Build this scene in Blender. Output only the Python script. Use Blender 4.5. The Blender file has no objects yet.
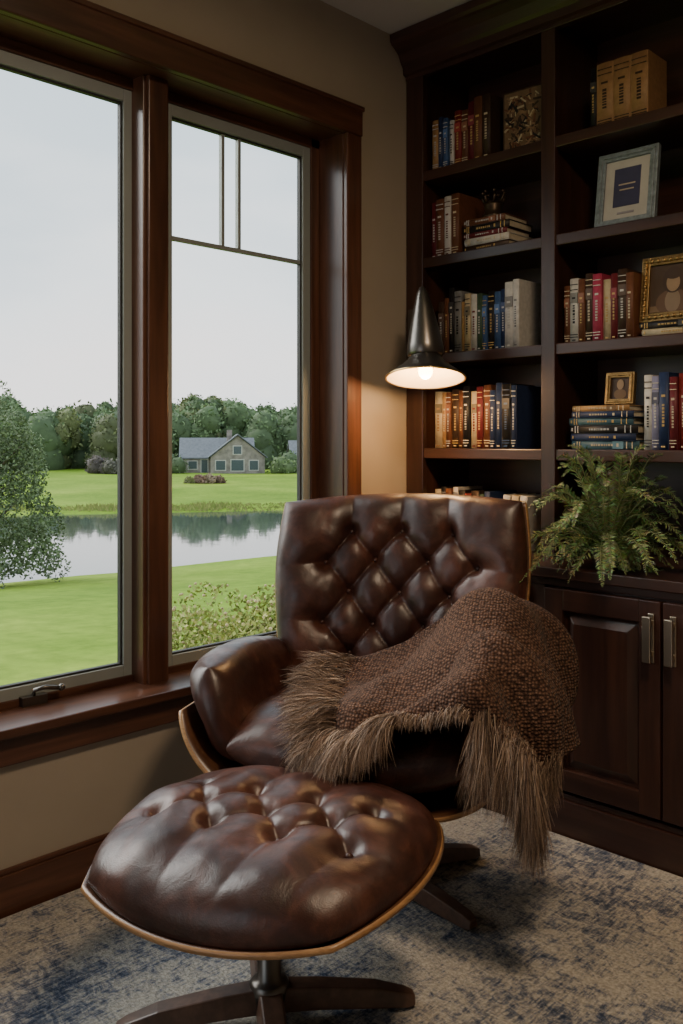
import bpy, bmesh, math, random
from mathutils import Vector, Matrix, noise
random.seed(7)
R=random.random
def U(a,b): return a+(b-a)*R()
PI=math.pi
COL=bpy.context.scene.collection

# ---------------------------------------------------------------- materials
def newmat(name):
    m=bpy.data.materials.new(name); m.use_nodes=True
    nt=m.node_tree; b=nt.nodes['Principled BSDF']
    return m,nt,b
def N(nt,t,**kw):
    n=nt.nodes.new(t)
    for k,v in kw.items(): setattr(n,k,v)
    return n
def ramp(nt,stops):
    r=N(nt,'ShaderNodeValToRGB'); e=r.color_ramp.elements
    while len(e)<len(stops): e.new(0.5)
    for i,(p,c) in enumerate(stops):
        e[i].position=p; e[i].color=(c[0],c[1],c[2],1)
    return r
def mapping(nt,scale=(1,1,1),rot=(0,0,0)):
    tc=N(nt,'ShaderNodeTexCoord'); mp=N(nt,'ShaderNodeMapping')
    mp.inputs['Scale'].default_value=scale; mp.inputs['Rotation'].default_value=rot
    nt.links.new(tc.outputs['Object'],mp.inputs['Vector']); return mp
def noi(nt,mp,scale,detail=4,rough=.55,dist=0):
    n=N(nt,'ShaderNodeTexNoise'); n.inputs['Scale'].default_value=scale
    n.inputs['Detail'].default_value=detail; n.inputs['Roughness'].default_value=rough
    n.inputs['Distortion'].default_value=dist
    nt.links.new(mp.outputs[0],n.inputs['Vector']); return n
def bump(nt,b,src,strength,dist=.002,prev=None):
    bp=N(nt,'ShaderNodeBump'); bp.inputs['Strength'].default_value=strength
    bp.inputs['Distance'].default_value=dist
    nt.links.new(src,bp.inputs['Height'])
    if prev: nt.links.new(prev.outputs[0],bp.inputs['Normal'])
    nt.links.new(bp.outputs[0],b.inputs['Normal']); return bp
def plain(name,c,rough=.5,metal=0,var=.15,scale=8,bmp=0,bs=60):
    m,nt,b=newmat(name); mp=mapping(nt); n=noi(nt,mp,scale)
    r=ramp(nt,[(.3,[x*(1-var) for x in c]),(.7,[min(1,x*(1+var)) for x in c])])
    nt.links.new(n.outputs[0],r.inputs[0]); nt.links.new(r.outputs[0],b.inputs['Base Color'])
    b.inputs['Roughness'].default_value=rough; b.inputs['Metallic'].default_value=metal
    if bmp:
        n2=noi(nt,mp,bs,6); bump(nt,b,n2.outputs[0],bmp)
    return m
def wood(name,c1,c2,stretch,rough=.35,scale=1.0,coat=.15):
    m,nt,b=newmat(name); mp=mapping(nt,stretch)
    n=noi(nt,mp,14*scale,6,.6,.6); n2=noi(nt,mp,60*scale,3,.5)
    r=ramp(nt,[(.3,c1),(.55,[(a+d)/2 for a,d in zip(c1,c2)]),(.75,c2)])
    nt.links.new(n.outputs[0],r.inputs[0]); 
    mx=N(nt,'ShaderNodeMix',data_type='RGBA',blend_type='MULTIPLY'); mx.inputs[0].default_value=.45
    r2=ramp(nt,[(.35,(.45,.45,.45)),(.6,(1,1,1))]); nt.links.new(n2.outputs[0],r2.inputs[0])
    nt.links.new(r.outputs[0],mx.inputs[6]); nt.links.new(r2.outputs[0],mx.inputs[7])
    nt.links.new(mx.outputs[2],b.inputs['Base Color'])
    b.inputs['Roughness'].default_value=rough; b.inputs['Coat Weight'].default_value=coat
    b.inputs['Coat Roughness'].default_value=.25
    bump(nt,b,n2.outputs[0],.15,.001)
    return m
D1=(.022,.0085,.006); D2=(.072,.028,.017)
wz=wood('dark_wood_vertical',D1,D2,(1,1,.08))
wx=wood('dark_wood_along_x',D1,D2,(.08,1,1))
T1=(.044,.017,.010); T2=(.155,.063,.035)
tz=wood('trim_wood_vertical',T1,T2,(1,1,.08),.3)
ty=wood('trim_wood_along_y',T1,T2,(1,.08,1),.3)
ply=wood('walnut_ply',(.06,.025,.012),(.16,.07,.035),(.15,1,1),.35)
plyedge=wood('ply_edge',(.28,.14,.055),(.46,.26,.11),(1,1,6),.4)
legw=wood('leg_wood',(.06,.03,.02),(.16,.085,.055),(1,1,1),.4)

def leather():
    m,nt,b=newmat('oxblood_leather'); mp=mapping(nt)
    n=noi(nt,mp,8,6,.7,.5); r=ramp(nt,[(.32,(.018,.0065,.005)),(.5,(.044,.015,.010)),(.70,(.108,.038,.024))])
    nt.links.new(n.outputs[0],r.inputs[0]); nt.links.new(r.outputs[0],b.inputs['Base Color'])
    n1=noi(nt,mp,18,4,.6); rr=ramp(nt,[(.3,(.30,)*3),(.7,(.46,)*3)]); nt.links.new(n1.outputs[0],rr.inputs[0])
    nt.links.new(rr.outputs[0],b.inputs['Roughness'])
    v=N(nt,'ShaderNodeTexVoronoi'); v.inputs['Scale'].default_value=340; nt.links.new(mp.outputs[0],v.inputs['Vector'])
    p=bump(nt,b,v.outputs['Distance'],.16,.001)
    n3=noi(nt,mp,20,4,.55,1.0); bump(nt,b,n3.outputs[0],.20,.006,p)
    b.inputs['Specular IOR Level'].default_value=.5
    return m
LEA=leather()

def attrmat(name,rough=.6,noise_amt=.3,nscale=40,sheen=0):
    m,nt,b=newmat(name); a=N(nt,'ShaderNodeAttribute'); a.attribute_name='Col'
    mp=mapping(nt); n=noi(nt,mp,nscale,4); r=ramp(nt,[(.3,(1-noise_amt,)*3),(.7,(1,1,1))])
    nt.links.new(n.outputs[0],r.inputs[0])
    mx=N(nt,'ShaderNodeMix',data_type='RGBA',blend_type='MULTIPLY'); mx.inputs[0].default_value=1
    nt.links.new(a.outputs['Color'],mx.inputs[6]); nt.links.new(r.outputs[0],mx.inputs[7])
    nt.links.new(mx.outputs[2],b.inputs['Base Color']); b.inputs['Roughness'].default_value=rough
    b.inputs['Sheen Weight'].default_value=sheen
    b.inputs['Specular IOR Level'].default_value=.3
    return m
BOOK=attrmat('book_cloth',.5,.25,60)
FOL=attrmat('foliage',.75,.35,.9)
FERN=attrmat('fern_leaf',.5,.3,20)
FUR=attrmat('fur_fibre',.65,.2,30,.1)
GENC=attrmat('painted_surface',.5,.2,10)

wall=plain('wall_paint_taupe',(.35,.29,.22),.85,0,.05,3,.12,160)
ceilm=plain('ceiling_paint',(.52,.49,.42),.9,0,.03,3)
brass=plain('champagne_metal',(.62,.53,.40),.3,1,.05)
steel=plain('dark_steel',(.13,.12,.11),.32,.9,.1)
rimm=plain('brass_rim',(.60,.42,.20),.3,1,.1)
sash=plain('sash_aluminium_grey',(.26,.285,.27),.5,.1,.05)
gold=plain('gilt_metal',(.30,.19,.075),.38,.9,.3,40,.3,90)
gasket=plain('black_gasket',(.015,.015,.015),.6)

def glassm():
    m=bpy.data.materials.new('window_glass'); m.use_nodes=True; nt=m.node_tree; nt.nodes.clear()
    o=N(nt,'ShaderNodeOutputMaterial'); t=N(nt,'ShaderNodeBsdfTransparent'); g=N(nt,'ShaderNodeBsdfGlossy')
    t.inputs[0].default_value=(.98,.99,.985,1)
    g.inputs['Roughness'].default_value=.05; f=N(nt,'ShaderNodeFresnel'); f.inputs[0].default_value=1.04
    mx=N(nt,'ShaderNodeMixShader'); nt.links.new(f.outputs[0],mx.inputs[0])
    nt.links.new(t.outputs[0],mx.inputs[1]); nt.links.new(g.outputs[0],mx.inputs[2]); nt.links.new(mx.outputs[0],o.inputs[0])
    return m
GLASS=glassm()

def rugm():
    m,nt,b=newmat('distressed_rug'); mp=mapping(nt)
    mps=mapping(nt,(1,1.6,1),(0,0,.6))
    big=noi(nt,mp,3.5,3,.5,.4); mid=noi(nt,mps,22,6,.8,.6); fine=noi(nt,mp,130,3,.6)
    st=mapping(nt,(60,9,10),(0,0,.5)); streak=noi(nt,st,2.6,4,.7)
    a1=N(nt,'ShaderNodeMath',operation='MULTIPLY'); a1.inputs[1].default_value=.6
    a2=N(nt,'ShaderNodeMath',operation='MULTIPLY_ADD'); a2.inputs[1].default_value=1.15
    a3=N(nt,'ShaderNodeMath',operation='MULTIPLY_ADD'); a3.inputs[1].default_value=.7
    nt.links.new(big.outputs[0],a1.inputs[0]); nt.links.new(mid.outputs[0],a2.inputs[0]); nt.links.new(a1.outputs[0],a2.inputs[2])
    nt.links.new(streak.outputs[0],a3.inputs[0]); nt.links.new(a2.outputs[0],a3.inputs[2])
    r=ramp(nt,[(1.12/1.7,(.50,.46,.40)),(1.22/1.7,(.39,.37,.34)),(1.32/1.7,(.19,.20,.235)),(1.46/1.7,(.05,.07,.12))])
    sc=N(nt,'ShaderNodeMath',operation='DIVIDE'); sc.inputs[1].default_value=1.7
    nt.links.new(a3.outputs[0],sc.inputs[0]); nt.links.new(sc.outputs[0],r.inputs[0])
    mx=N(nt,'ShaderNodeMix',data_type='RGBA',blend_type='MULTIPLY'); mx.inputs[0].default_value=.8
    r2=ramp(nt,[(.3,(.5,.5,.5)),(.65,(1.1,1.1,1.1))]); nt.links.new(fine.outputs[0],r2.inputs[0])
    nt.links.new(r.outputs[0],mx.inputs[6]); nt.links.new(r2.outputs[0],mx.inputs[7]); nt.links.new(mx.outputs[2],b.inputs['Base Color'])
    b.inputs['Roughness'].default_value=.95; b.inputs['Specular IOR Level'].default_value=.1
    p=bump(nt,b,fine.outputs[0],.8,.006); bump(nt,b,mid.outputs[0],.5,.006,p)
    return m
RUG=rugm()
def knitm():
    m,nt,b=newmat('boucle_knit'); mp=mapping(nt)
    v=N(nt,'ShaderNodeTexVoronoi'); v.inputs['Scale'].default_value=135; nt.links.new(mp.outputs[0],v.inputs['Vector'])
    v.inputs['Randomness'].default_value=.5
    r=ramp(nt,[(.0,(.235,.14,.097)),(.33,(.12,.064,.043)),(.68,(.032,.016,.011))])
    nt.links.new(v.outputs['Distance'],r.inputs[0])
    n=noi(nt,mp,60,3); r2=ramp(nt,[(.35,(.62,.58,.56)),(.65,(1.08,1.08,1.08))]); nt.links.new(n.outputs[0],r2.inputs[0])
    mx=N(nt,'ShaderNodeMix',data_type='RGBA',blend_type='MULTIPLY'); mx.inputs[0].default_value=.8
    nt.links.new(r.outputs[0],mx.inputs[6]); nt.links.new(r2.outputs[0],mx.inputs[7]); nt.links.new(mx.outputs[2],b.inputs['Base Color'])
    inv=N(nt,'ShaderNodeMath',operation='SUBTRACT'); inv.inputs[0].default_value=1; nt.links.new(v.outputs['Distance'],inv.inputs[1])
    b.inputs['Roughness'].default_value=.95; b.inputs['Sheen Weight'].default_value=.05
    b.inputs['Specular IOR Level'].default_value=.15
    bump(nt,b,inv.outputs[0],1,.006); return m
KNIT=knitm()
def lawnm():
    m,nt,b=newmat('lawn_grass'); mp=mapping(nt); n=noi(nt,mp,.12,5,.6); f=noi(nt,mp,2.5,5,.7)
    r=ramp(nt,[(.3,(.13,.22,.022)),(.5,(.19,.29,.032)),(.7,(.30,.38,.060))]); nt.links.new(n.outputs[0],r.inputs[0])
    mx=N(nt,'ShaderNodeMix',data_type='RGBA',blend_type='MULTIPLY'); mx.inputs[0].default_value=.75
    r2=ramp(nt,[(.3,(.5,.58,.45)),(.7,(1.1,1.1,1.0))]); nt.links.new(f.outputs[0],r2.inputs[0])
    nt.links.new(r.outputs[0],mx.inputs[6]); nt.links.new(r2.outputs[0],mx.inputs[7]); nt.links.new(mx.outputs[2],b.inputs['Base Color'])
    b.inputs['Roughness'].default_value=.95; b.inputs['Specular IOR Level'].default_value=.1; return m
LAWN=lawnm()
def waterm():
    m,nt,b=newmat('pond_water'); mp=mapping(nt,(1,1,1)); n=noi(nt,mp,.8,3)
    b.inputs['Base Color'].default_value=(.05,.065,.06,1); b.inputs['Roughness'].default_value=.04
    b.inputs['Specular IOR Level'].default_value=1.0
    b.inputs['IOR'].default_value=1.8
    bump(nt,b,n.outputs[0],.12,.02); return m
WATER=waterm()
def emis(name,c,s):
    m,nt,b=newmat(name); b.inputs['Emission Color'].default_value=(*c,1); b.inputs['Emission Strength'].default_value=s; return m
BULB=emis('bulb_glow',(1,.60,.25),30)
shade_in=plain('shade_cream_enamel',(.80,.66,.44),.45,0,.03)

# ---------------------------------------------------------------- mesh builder
class MB:
    def __init__(s): s.v=[];s.f=[];s.m=[];s.c=[];s.s=[]
    def add(s,vs,fs,m=0,c=(1,1,1),smooth=False,xf=None):
        o=len(s.v)
        if xf is not None: vs=[xf@Vector(p) for p in vs]
        s.v.extend([tuple(p) for p in vs])
        for f in fs:
            s.f.append([i+o for i in f]); s.m.append(m); s.c.append(c); s.s.append(smooth)
    def box(s,x0,x1,y0,y1,z0,z1,m=0,c=(1,1,1),xf=None):
        vs=[(x0,y0,z0),(x1,y0,z0),(x1,y1,z0),(x0,y1,z0),(x0,y0,z1),(x1,y0,z1),(x1,y1,z1),(x0,y1,z1)]
        fs=[(0,3,2,1),(4,5,6,7),(0,1,5,4),(1,2,6,5),(2,3,7,6),(3,0,4,7)]
        s.add(vs,fs,m,c,False,xf)
    def rev(s,prof,n=32,m=0,c=(1,1,1),xf=None,caps=True):
        vs=[];fs=[]
        for r,z in prof:
            for i in range(n):
                a=2*PI*i/n; vs.append((r*math.cos(a),r*math.sin(a),z))
        for j in range(len(prof)-1):
            for i in range(n):
                k=(i+1)%n; fs.append((j*n+i,j*n+k,(j+1)*n+k,(j+1)*n+i))
        if caps:
            fs.append(tuple(range(n))[::-1]); fs.append(tuple((len(prof)-1)*n+i for i in range(n)))
        s.add(vs,fs,m,c,True,xf)
    def grid(s,P,nu,nv,m=0,c=(1,1,1),flip=False,xf=None):
        vs=[P(i/nu,j/nv) for j in range(nv+1) for i in range(nu+1)]
        fs=[]
        for j in range(nv):
            for i in range(nu):
                a=j*(nu+1)+i; q=(a,a+1,a+nu+2,a+nu+1)
                fs.append(q[::-1] if flip else q)
        s.add(vs,fs,m,c,True,xf)
    def tube(s,pts,rad,n=10,m=0,c=(1,1,1),xf=None):
        vs=[];fs=[]; pts=[Vector(p) for p in pts]
        for i,p in enumerate(pts):
            t=(pts[min(i+1,len(pts)-1)]-pts[max(i-1,0)]).normalized()
            a=t.cross(Vector((0,0,1)));
            if a.length<.05: a=t.cross(Vector((0,1,0)))
            a.normalize(); b=t.cross(a)
            r=rad[i] if isinstance(rad,(list,tuple)) else rad
            for k in range(n):
                w=2*PI*k/n; vs.append(p+a*r*math.cos(w)+b*r*math.sin(w))
        for j in range(len(pts)-1):
            for i in range(n):
                k=(i+1)%n; fs.append((j*n+i,j*n+k,(j+1)*n+k,(j+1)*n+i))
        fs.append(tuple(range(n))[::-1]); fs.append(tuple((len(pts)-1)*n+i for i in range(n)))
        s.add(vs,fs,m,c,True,xf)
    def sphere(s,c0,r,m=0,c=(1,1,1),n=12,xf=None,sc=(1,1,1)):
        vs=[];fs=[];h=n//2
        for j in range(h+1):
            for i in range(n):
                th=PI*j/h; a=2*PI*i/n
                vs.append((c0[0]+sc[0]*r*math.sin(th)*math.cos(a),c0[1]+sc[1]*r*math.sin(th)*math.sin(a),c0[2]+sc[2]*r*math.cos(th)))
        for j in range(h):
            for i in range(n):
                k=(i+1)%n; fs.append((j*n+i,(j+1)*n+i,(j+1)*n+k,j*n+k))
        s.add(vs,fs,m,c,True,xf)
    def obj(s,name,mats,bevel=0,parent=None,mat=None,merge=False):
        me=bpy.data.meshes.new(name); me.from_pydata(s.v,[],s.f)
        for m in mats: me.materials.append(m)
        me.polygons.foreach_set('material_index',s.m); me.polygons.foreach_set('use_smooth',s.s)
        ca=me.color_attributes.new('Col','FLOAT_COLOR','CORNER')
        arr=[]
        for p,c in zip(me.polygons,s.c):
            for _ in range(p.loop_total): arr.extend((c[0],c[1],c[2],1))
        ca.data.foreach_set('color',arr)
        me.update()
        if merge:
            bm=bmesh.new(); bm.from_mesh(me); bmesh.ops.remove_doubles(bm,verts=bm.verts,dist=1e-5)
            bmesh.ops.recalc_face_normals(bm,faces=bm.faces); bm.to_mesh(me); bm.free()
        o=bpy.data.objects.new(name,me); COL.objects.link(o)
        if mat is not None: o.matrix_world=mat
        if parent: 
            o.parent=parent
        if bevel:
            bv=o.modifiers.new('bevel','BEVEL'); bv.width=bevel; bv.segments=2; bv.limit_method='ANGLE'
            bv.harden_normals=False
        return o
def empty(name,loc=(0,0,0),rz=0):
    e=bpy.data.objects.new(name,None); COL.objects.link(e); e.location=loc; e.rotation_euler=(0,0,rz); e.empty_display_size=.1; return e
T=Matrix.Translation
def RX(a): return Matrix.Rotation(a,4,'X')
def RY(a): return Matrix.Rotation(a,4,'Y')
def RZ(a): return Matrix.Rotation(a,4,'Z')
def sm(a,b,x):
    t=max(0,min(1,(x-a)/(b-a))); return t*t*(3-2*t)

# ---------------------------------------------------------------- room shell
CEIL=2.65; YW=2.84
HY0,HY1,HZ0,HZ1=.30,2.215,.46,2.245
b=MB()
b.box(-.2,0,-2.2,HY0,0,CEIL); b.box(-.2,0,HY1,YW+.15,0,CEIL)
b.box(-.2,0,HY0,HY1,0,HZ0); b.box(-.2,0,HY0,HY1,HZ1,CEIL)
b.obj('wall_left',[wall])
b=MB(); b.box(0,4.2,YW,YW+.15,0,CEIL); b.obj('wall_back',[wall])
b=MB(); b.box(4.2,4.35,-2.2,YW+.15,0,CEIL); b.obj('wall_right',[wall])
b=MB(); b.box(1.6,4.2,-2.2,-2.05,0,CEIL); b.box(0,1.6,-2.2,-2.05,2.25,CEIL); b.obj('wall_rear_fill_blocker',[wall])  # unseen wall added behind the camera to cut sky fill; gap lets some in
b=MB(); b.box(-.2,4.35,-2.2,YW+.15,CEIL,CEIL+.12); b.obj('ceiling',[ceilm])
b=MB(); b.box(-.2,4.35,-2.2,YW+.15,-.15,0)
floorm=wood('floor_oak',(.07,.035,.02),(.16,.085,.05),(1,.1,1),.4); b.obj('floor',[floorm])
b=MB(); b.box(0.0,.016,-2.04,2.36,0.0,.105); b.box(0,.010,-2.04,2.36,.105,.118); b.obj('baseboard_left',[ty],.003)
b=MB(); b.box(.03,3.4,-1.6,2.352,0.001,.014); b.obj('area_rug',[RUG],.004)

# window
win=empty('window_1')
b=MB()
b.box(-.17,0,HY0,HY1,HZ1-.012,HZ1); b.box(-.17,0,HY0,HY1,HZ0,HZ0+.012)
b.box(-.17,0,HY0,HY0+.01,HZ0,HZ1); 
b.box(-.17,.0,HY1-.01,HY1,HZ0,HZ1,1)
fx0,fx1=-.165,-.115
b.box(fx0,fx1,HY0,HY1,HZ1-.045,HZ1-.012); b.box(fx0,fx1,HY0,HY1,HZ0+.012,HZ0+.035)
b.box(fx0,fx1,2.165,HY1-.01,HZ0,HZ1,1); b.box(fx0,fx1,HY0,HY0+.05,HZ0,HZ1,1)
b.box(-.165,-.062,1.447,1.535,HZ0+.01,HZ1-.012,1); b.box(-.064,-.05,1.458,1.524,HZ0+.01,HZ1-.012,1)
b.obj('jamb_and_mullion',[ty,tz],.003,win)
b=MB()
b.box(0,.024,.22,2.281,HZ1-.012,2.330); b.box(0,.030,.2,2.286,2.318,2.335)
b.box(0,.020,HY1-.008,2.279,.46,HZ1-.012,1); b.box(0,.022,.22,HY0+.008,.46,HZ1-.012,1)
b.box(-.115,.05,.18,2.30,.45,.476); b.box(0,.02,.2,2.275,.375,.45)
b.obj('casing_and_stool',[ty,tz],.004,win)
def sashframe(y0,y1,nm):
    b=MB(); w=.036; z0,z1=.49,2.20; x0,x1=-.152,-.122
    b.box(x0,x1,y0,y0+w,z0,z1); b.box(x0,x1,y1-w,y1,z0,z1); b.box(x0,x1,y0+w,y1-w,z0,z0+w); b.box(x0,x1,y0+w,y1-w,z1-w,z1)
    g=.006
    b.box(x0+.004,x1-.008,y0+w,y0+w+g,z0+w,z1-w,1); b.box(x0+.004,x1-.008,y1-w-g,y1-w,z0+w,z1-w,1)
    b.box(x0+.004,x1-.008,y0+w,y1-w,z0+w,z0+w+g,1); b.box(x0+.004,x1-.008,y0+w,y1-w,z1-w-g,z1-w,1)
    b.obj('sash_'+nm,[sash,gasket],.002,win)
    b=MB(); b.box(-.141,-.137,y0+w-.002,y1-w+.002,z0+w-.002,z1-w+.002); b.obj('glass_'+nm,[GLASS],0,win)
sashframe(.34,1.456,'near'); sashframe(1.553,2.168,'far')
b=MB()
b.box(-.147,-.131,1.588,2.134,1.79,1.803)
for y in (1.785,1.852): b.box(-.147,-.131,y,y+.012,1.803,2.165)
b.obj('grille_bars',[sash],.001,win)
b=MB()
b.box(-.118,-.095,1.10,1.17,.476,.50); b.tube([(-.105,1.135,.50),(-.10,1.135,.515),(-.09,1.16,.52),(-.085,1.20,.512)],.006); b.sphere((-.085,1.205,.512),.010)
b.obj('crank_handle',[steel],0,win)

# ---------------------------------------------------------------- bookcase
FY=2.535; BY=YW-.004; BF=2.38
bc=empty('bookcase')
X1=1.72
bays=[(.082,.575),(.627,1.12),(1.172,1.66)]
SH=[2.155,1.84,1.49,1.15]
b=MB()
b.box(.004,X1,BY-.012,BY,.80,2.62,1)           # back panel
for x0,x1 in [(.004,.082),(.575,.627),(1.12,1.172),(1.66,X1)]:
    b.box(x0,x1,FY,FY+.022,.80,2.52)
    xm=(x0+x1)/2
    b.box(xm-.018,xm+.018,FY+.02,BY-.012,.80,2.56)
b.box(.004,.075,FY+.02,BY-.012,.8,2.56)
b.box(.004,X1,FY-.004,FY+.022,2.50,2.60,1)
for x0,x1 in bays:
    for z in SH:
        b.box(x0-.02,x1+.02,FY+.006,BY-.012,z-.036,z,1)
    b.box(x0-.02,x1+.02,FY+.02,BY-.012,2.54,2.56,1)
b.obj('upper_carcass',[wz,wx],.003,bc)
b=MB()
prof=[(2.53,2.515),(2.518,2.52),(2.515,2.545),(2.505,2.555),(2.49,2.585),(2.462,2.605),(2.452,2.61),(2.445,2.62),(2.442,2.645),(2.56,2.645),(2.56,2.515)]
vs=[(x,y,z) for x in (.004,X1+.05) for y,z in prof]; n=len(prof)
fs=[(i,(i+1)%n,n+(i+1)%n,n+i) for i in range(n)]+[tuple(range(n))[::-1],tuple(range(n,2*n))]
b.add(vs,fs,0); b.obj('crown_moulding',[wx],0,bc,merge=True)
b=MB()
b.box(.004,X1+.02,BF+.003,BY,.02,.765,1)
b.box(.004,X1+.04,BF-.03,BY,.768,.80,1)
b.box(.004,X1+.03,BF-.015,BF+.01,.745,.768,1)
b.box(.004,X1+.03,BF-.022,BF+.01,.0,.115,1); b.box(.004,X1+.03,BF-.014,BF+.01,.115,.132,1)
for x0,x1 in [(.004,.05),(.63,.695),(1.435,1.49)]: b.box(x0,x1,BF-.006,BF+.01,.13,.75)
b.obj('base_cabinet',[wz,wx],.003,bc)
def door(x0,x1,nm):
    b=MB(); z0,z1=.145,.738; y0=BF-.026; w=.062
    b.box(x0,x0+w,y0,BF,z0,z1); b.box(x1-w,x1,y0,BF,z0,z1)
    b.box(x0+w,x1-w,y0,BF,z0,z0+w,1); b.box(x0+w,x1-w,y0,BF,z1-w,z1,1)
    a0,a1,c0,c1=x0+w,x1-w,z0+w,z1-w; yr=BF-.010; yt=BF-.024
    rings=[]
    for d,y in [(0,yr),(.010,yr),(.035,yt),]:
        rings.append([(a0+d,y,c0+d),(a1-d,y,c0+d),(a1-d,y,c1-d),(a0+d,y,c1-d)])
    vs=[p for r in rings for p in r]; fs=[]
    for k in range(2):
        for i in range(4):
            j=(i+1)%4; fs.append((k*4+i,k*4+j,k*4+4+j,k*4+4+i))
    fs.append((8,9,10,11)); b.add(vs,fs,0)
    b.obj(nm,[wz,wx],.002,bc)
door(.055,.338,'door_a');door(.344,.626,'door_b');door(.70,1.062,'door_c');door(1.069,1.43,'door_d')
b=MB()
for x in (1.037,1.099,.31,.37):
    b.box(x-.012,x+.012,BF-.060,BF-.050,.575,.70)
    b.box(x-.009,x+.009,BF-.030,BF-.026,.57,.705)
    for z in (.595,.68): b.box(x-.006,x+.006,BF-.052,BF-.026,z-.006,z+.006)
b.obj('door_pulls',[brass],.003,bc)

# ---------------------------------------------------------------- books
GOLD=(.50,.34,.13); CREAM=(.55,.46,.32); PAGE=(.55,.48,.35)
def book(b,th,h,d,col,acc=None,xf=None,style=None):
    c=.0025; 
    pages=PAGE
    b.box(0,c,.004,d,0,h,0,col,xf); b.box(th-c,th,.004,d,0,h,0,col,xf)
    k=6; vs=[]
    for z in (0,h):
        for i in range(k+1):
            a=PI*i/k; vs.append((th/2-th/2*math.cos(a),.006-.006*math.sin(a),z))
    fs=[(i,i+1,k+2+i,k+1+i) for i in range(k)]+[tuple(range(k+1))[::-1],tuple(range(k+1,2*k+2))]
    b.add(vs,fs,0,col,True,xf)
    b.box(c,th-c,.006,d-.004,.003,h-.003,0,pages,xf)
    acc=acc or random.choice([GOLD,CREAM,(.5,.5,.5)])
    style=style if style is not None else random.randint(0,3)
    e=-.0008
    if style in(0,1):
        for f in (.08,.12,.82,.9): b.box(th*.08,th*.92,e,.004,h*f,h*f+.0025,0,acc,xf)
    if style in(1,2):
        l2=tuple(x*.4 for x in col); b.box(th*.06,th*.94,e-.0001,.004,h*.62,h*.78,0,l2 if sum(col)>.6 else tuple(min(1,x*1.8+.02) for x in col),xf)
    if th>.014:
        z=h*.3
        while z<h*.6:
            l=U(.003,.008); b.box(th*.38,th*.62,e-.0003,.004,z,z+l,0,tuple(q*.8 for q in acc),xf); z+=l+.0035
        b.box(th*.3,th*.7,e-.0003,.004,h*.68,h*.71,0,acc,xf); b.box(th*.3,th*.7,e-.0003,.004,h*.03,h*.05,0,acc,xf)
def row(name,x0,z,specs,y=2.572,b=None):
    own=b is None
    if own: b=MB()
    x=x0
    for s in specs:
        th,h,col=s[0],s[1],s[2]; acc=s[3] if len(s)>3 else None
        xf=T((x,y+U(-.006,.01),z+.0005)); book(b,th,h,U(.13,.17),col,acc,xf); x+=th+.001
    if own: b.obj(name,[BOOK],0)
    return b,x
BL=(.012,.011,.012); NV=(.02,.035,.09); RD=(.17,.018,.014); BR=(.13,.05,.025); WH=(.52,.50,.46); TN=(.38,.22,.09); CR=(.44,.36,.23)
MR=(.12,.015,.02); TE=(.05,.11,.14); BU=(.045,.09,.20); GN=(.04,.07,.04); GY=(.2,.2,.2); DB=(.045,.025,.016); RS=(.33,.035,.075)
S='shelf_books'
b,_=row(S,.095,2.1555,[(.030,.185,TN),(.022,.19,NV,WH),(.02,.18,BU,WH),(.018,.17,WH,BL),(.03,.2,RD),(.028,.195,BR),(.033,.215,MR,GOLD),(.034,.22,BR,GOLD),(.034,.22,DB)],b=MB())
xf=T((.385,2.60,2.1555))@RZ(.05)
b.box(0,.16,0,.03,0,.215,0,DB,xf); b.box(.006,.154,-.001,.0,.006,.209,0,(.16,.10,.055),xf)
for k in range(150):
    cx,cz=U(.02,.138),U(.02,.195); r=U(.003,.010); a=U(0,PI)
    b.box(-r*1.6,r*1.6,-.0025-k*.00001,.0,-r*.35,r*.35,0,random.choice([DB,BR,BL,CR,DB,(.25,.15,.08)]),xf@T((cx,0,cz))@RY(a))
b.obj(S,[BOOK])
b,_=row(S,.085,1.8405,[(.026,.205,MR,WH),(.036,.21,BR,WH),(.028,.215,WH,BR),(.034,.22,BR,CREAM)],b=MB())
def stack(b,x,y,z,specs):
    for th,h,col in specs:
        xf=T((x+U(-.006,.006),y+U(-.004,.006),z+th))@RZ(U(-.04,.04))@RY(PI/2); book(b,th,h,.15,col,None,xf); z+=th+.0006
    return z
zt=stack(b,.235,2.575,1.8412,[(.022,.19,DB),(.024,.185,WH),(.018,.18,MR),(.026,.19,BL),(.022,.17,BR)])
b.obj(S,[BOOK])
b,_=row(S,.115,1.4905,[(.026,.19,DB),(.022,.2,BR),(.024,.235,BL,WH),(.03,.22,GY,BL),(.018,.18,TN),(.024,.205,CR,BL),(.026,.20,WH,RD),(.022,.2,GN,WH),(.018,.19,BU),(.026,.205,BL),(.024,.2,BU,WH),(.022,.205,NV),(.034,.225,WH,WH),(.024,.23,WH,GY)],b=MB()); b.obj(S,[BOOK])
b,_=row(S,.10,1.1505,[(.034,.205,CR,TN),(.022,.20,TN),(.022,.2,BR),(.03,.21,DB,GOLD),(.022,.205,BR,GOLD),(.028,.22,BL,WH),(.026,.2,CR,RD),(.026,.215,MR,GOLD),(.03,.22,BR,CREAM),(.022,.2,NV,WH),(.024,.225,NV),(.034,.22,BL,BU),(.02,.215,NV)],b=MB()); b.obj(S,[BOOK])
b,_=row(S,.10,.8005,[(.03,.2,CR),(.026,.21,BL,WH),(.026,.205,BR),(.022,.21,WH,BL),(.03,.2,BL),(.026,.19,RD),(.034,.2,DB),(.02,.19,GN),(.025,.2,NV)],b=MB())
for i,cc in enumerate([WH,CR,WH]):
    book(b,.028,.19,.15,cc,None,T((.375+.034*i,2.58,.8045))@RY(.12))
b.obj(S,[BOOK])
b=MB()
book(b,.022,.20,.17,BL,GOLD,T((.720,2.59,2.1558)))
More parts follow.
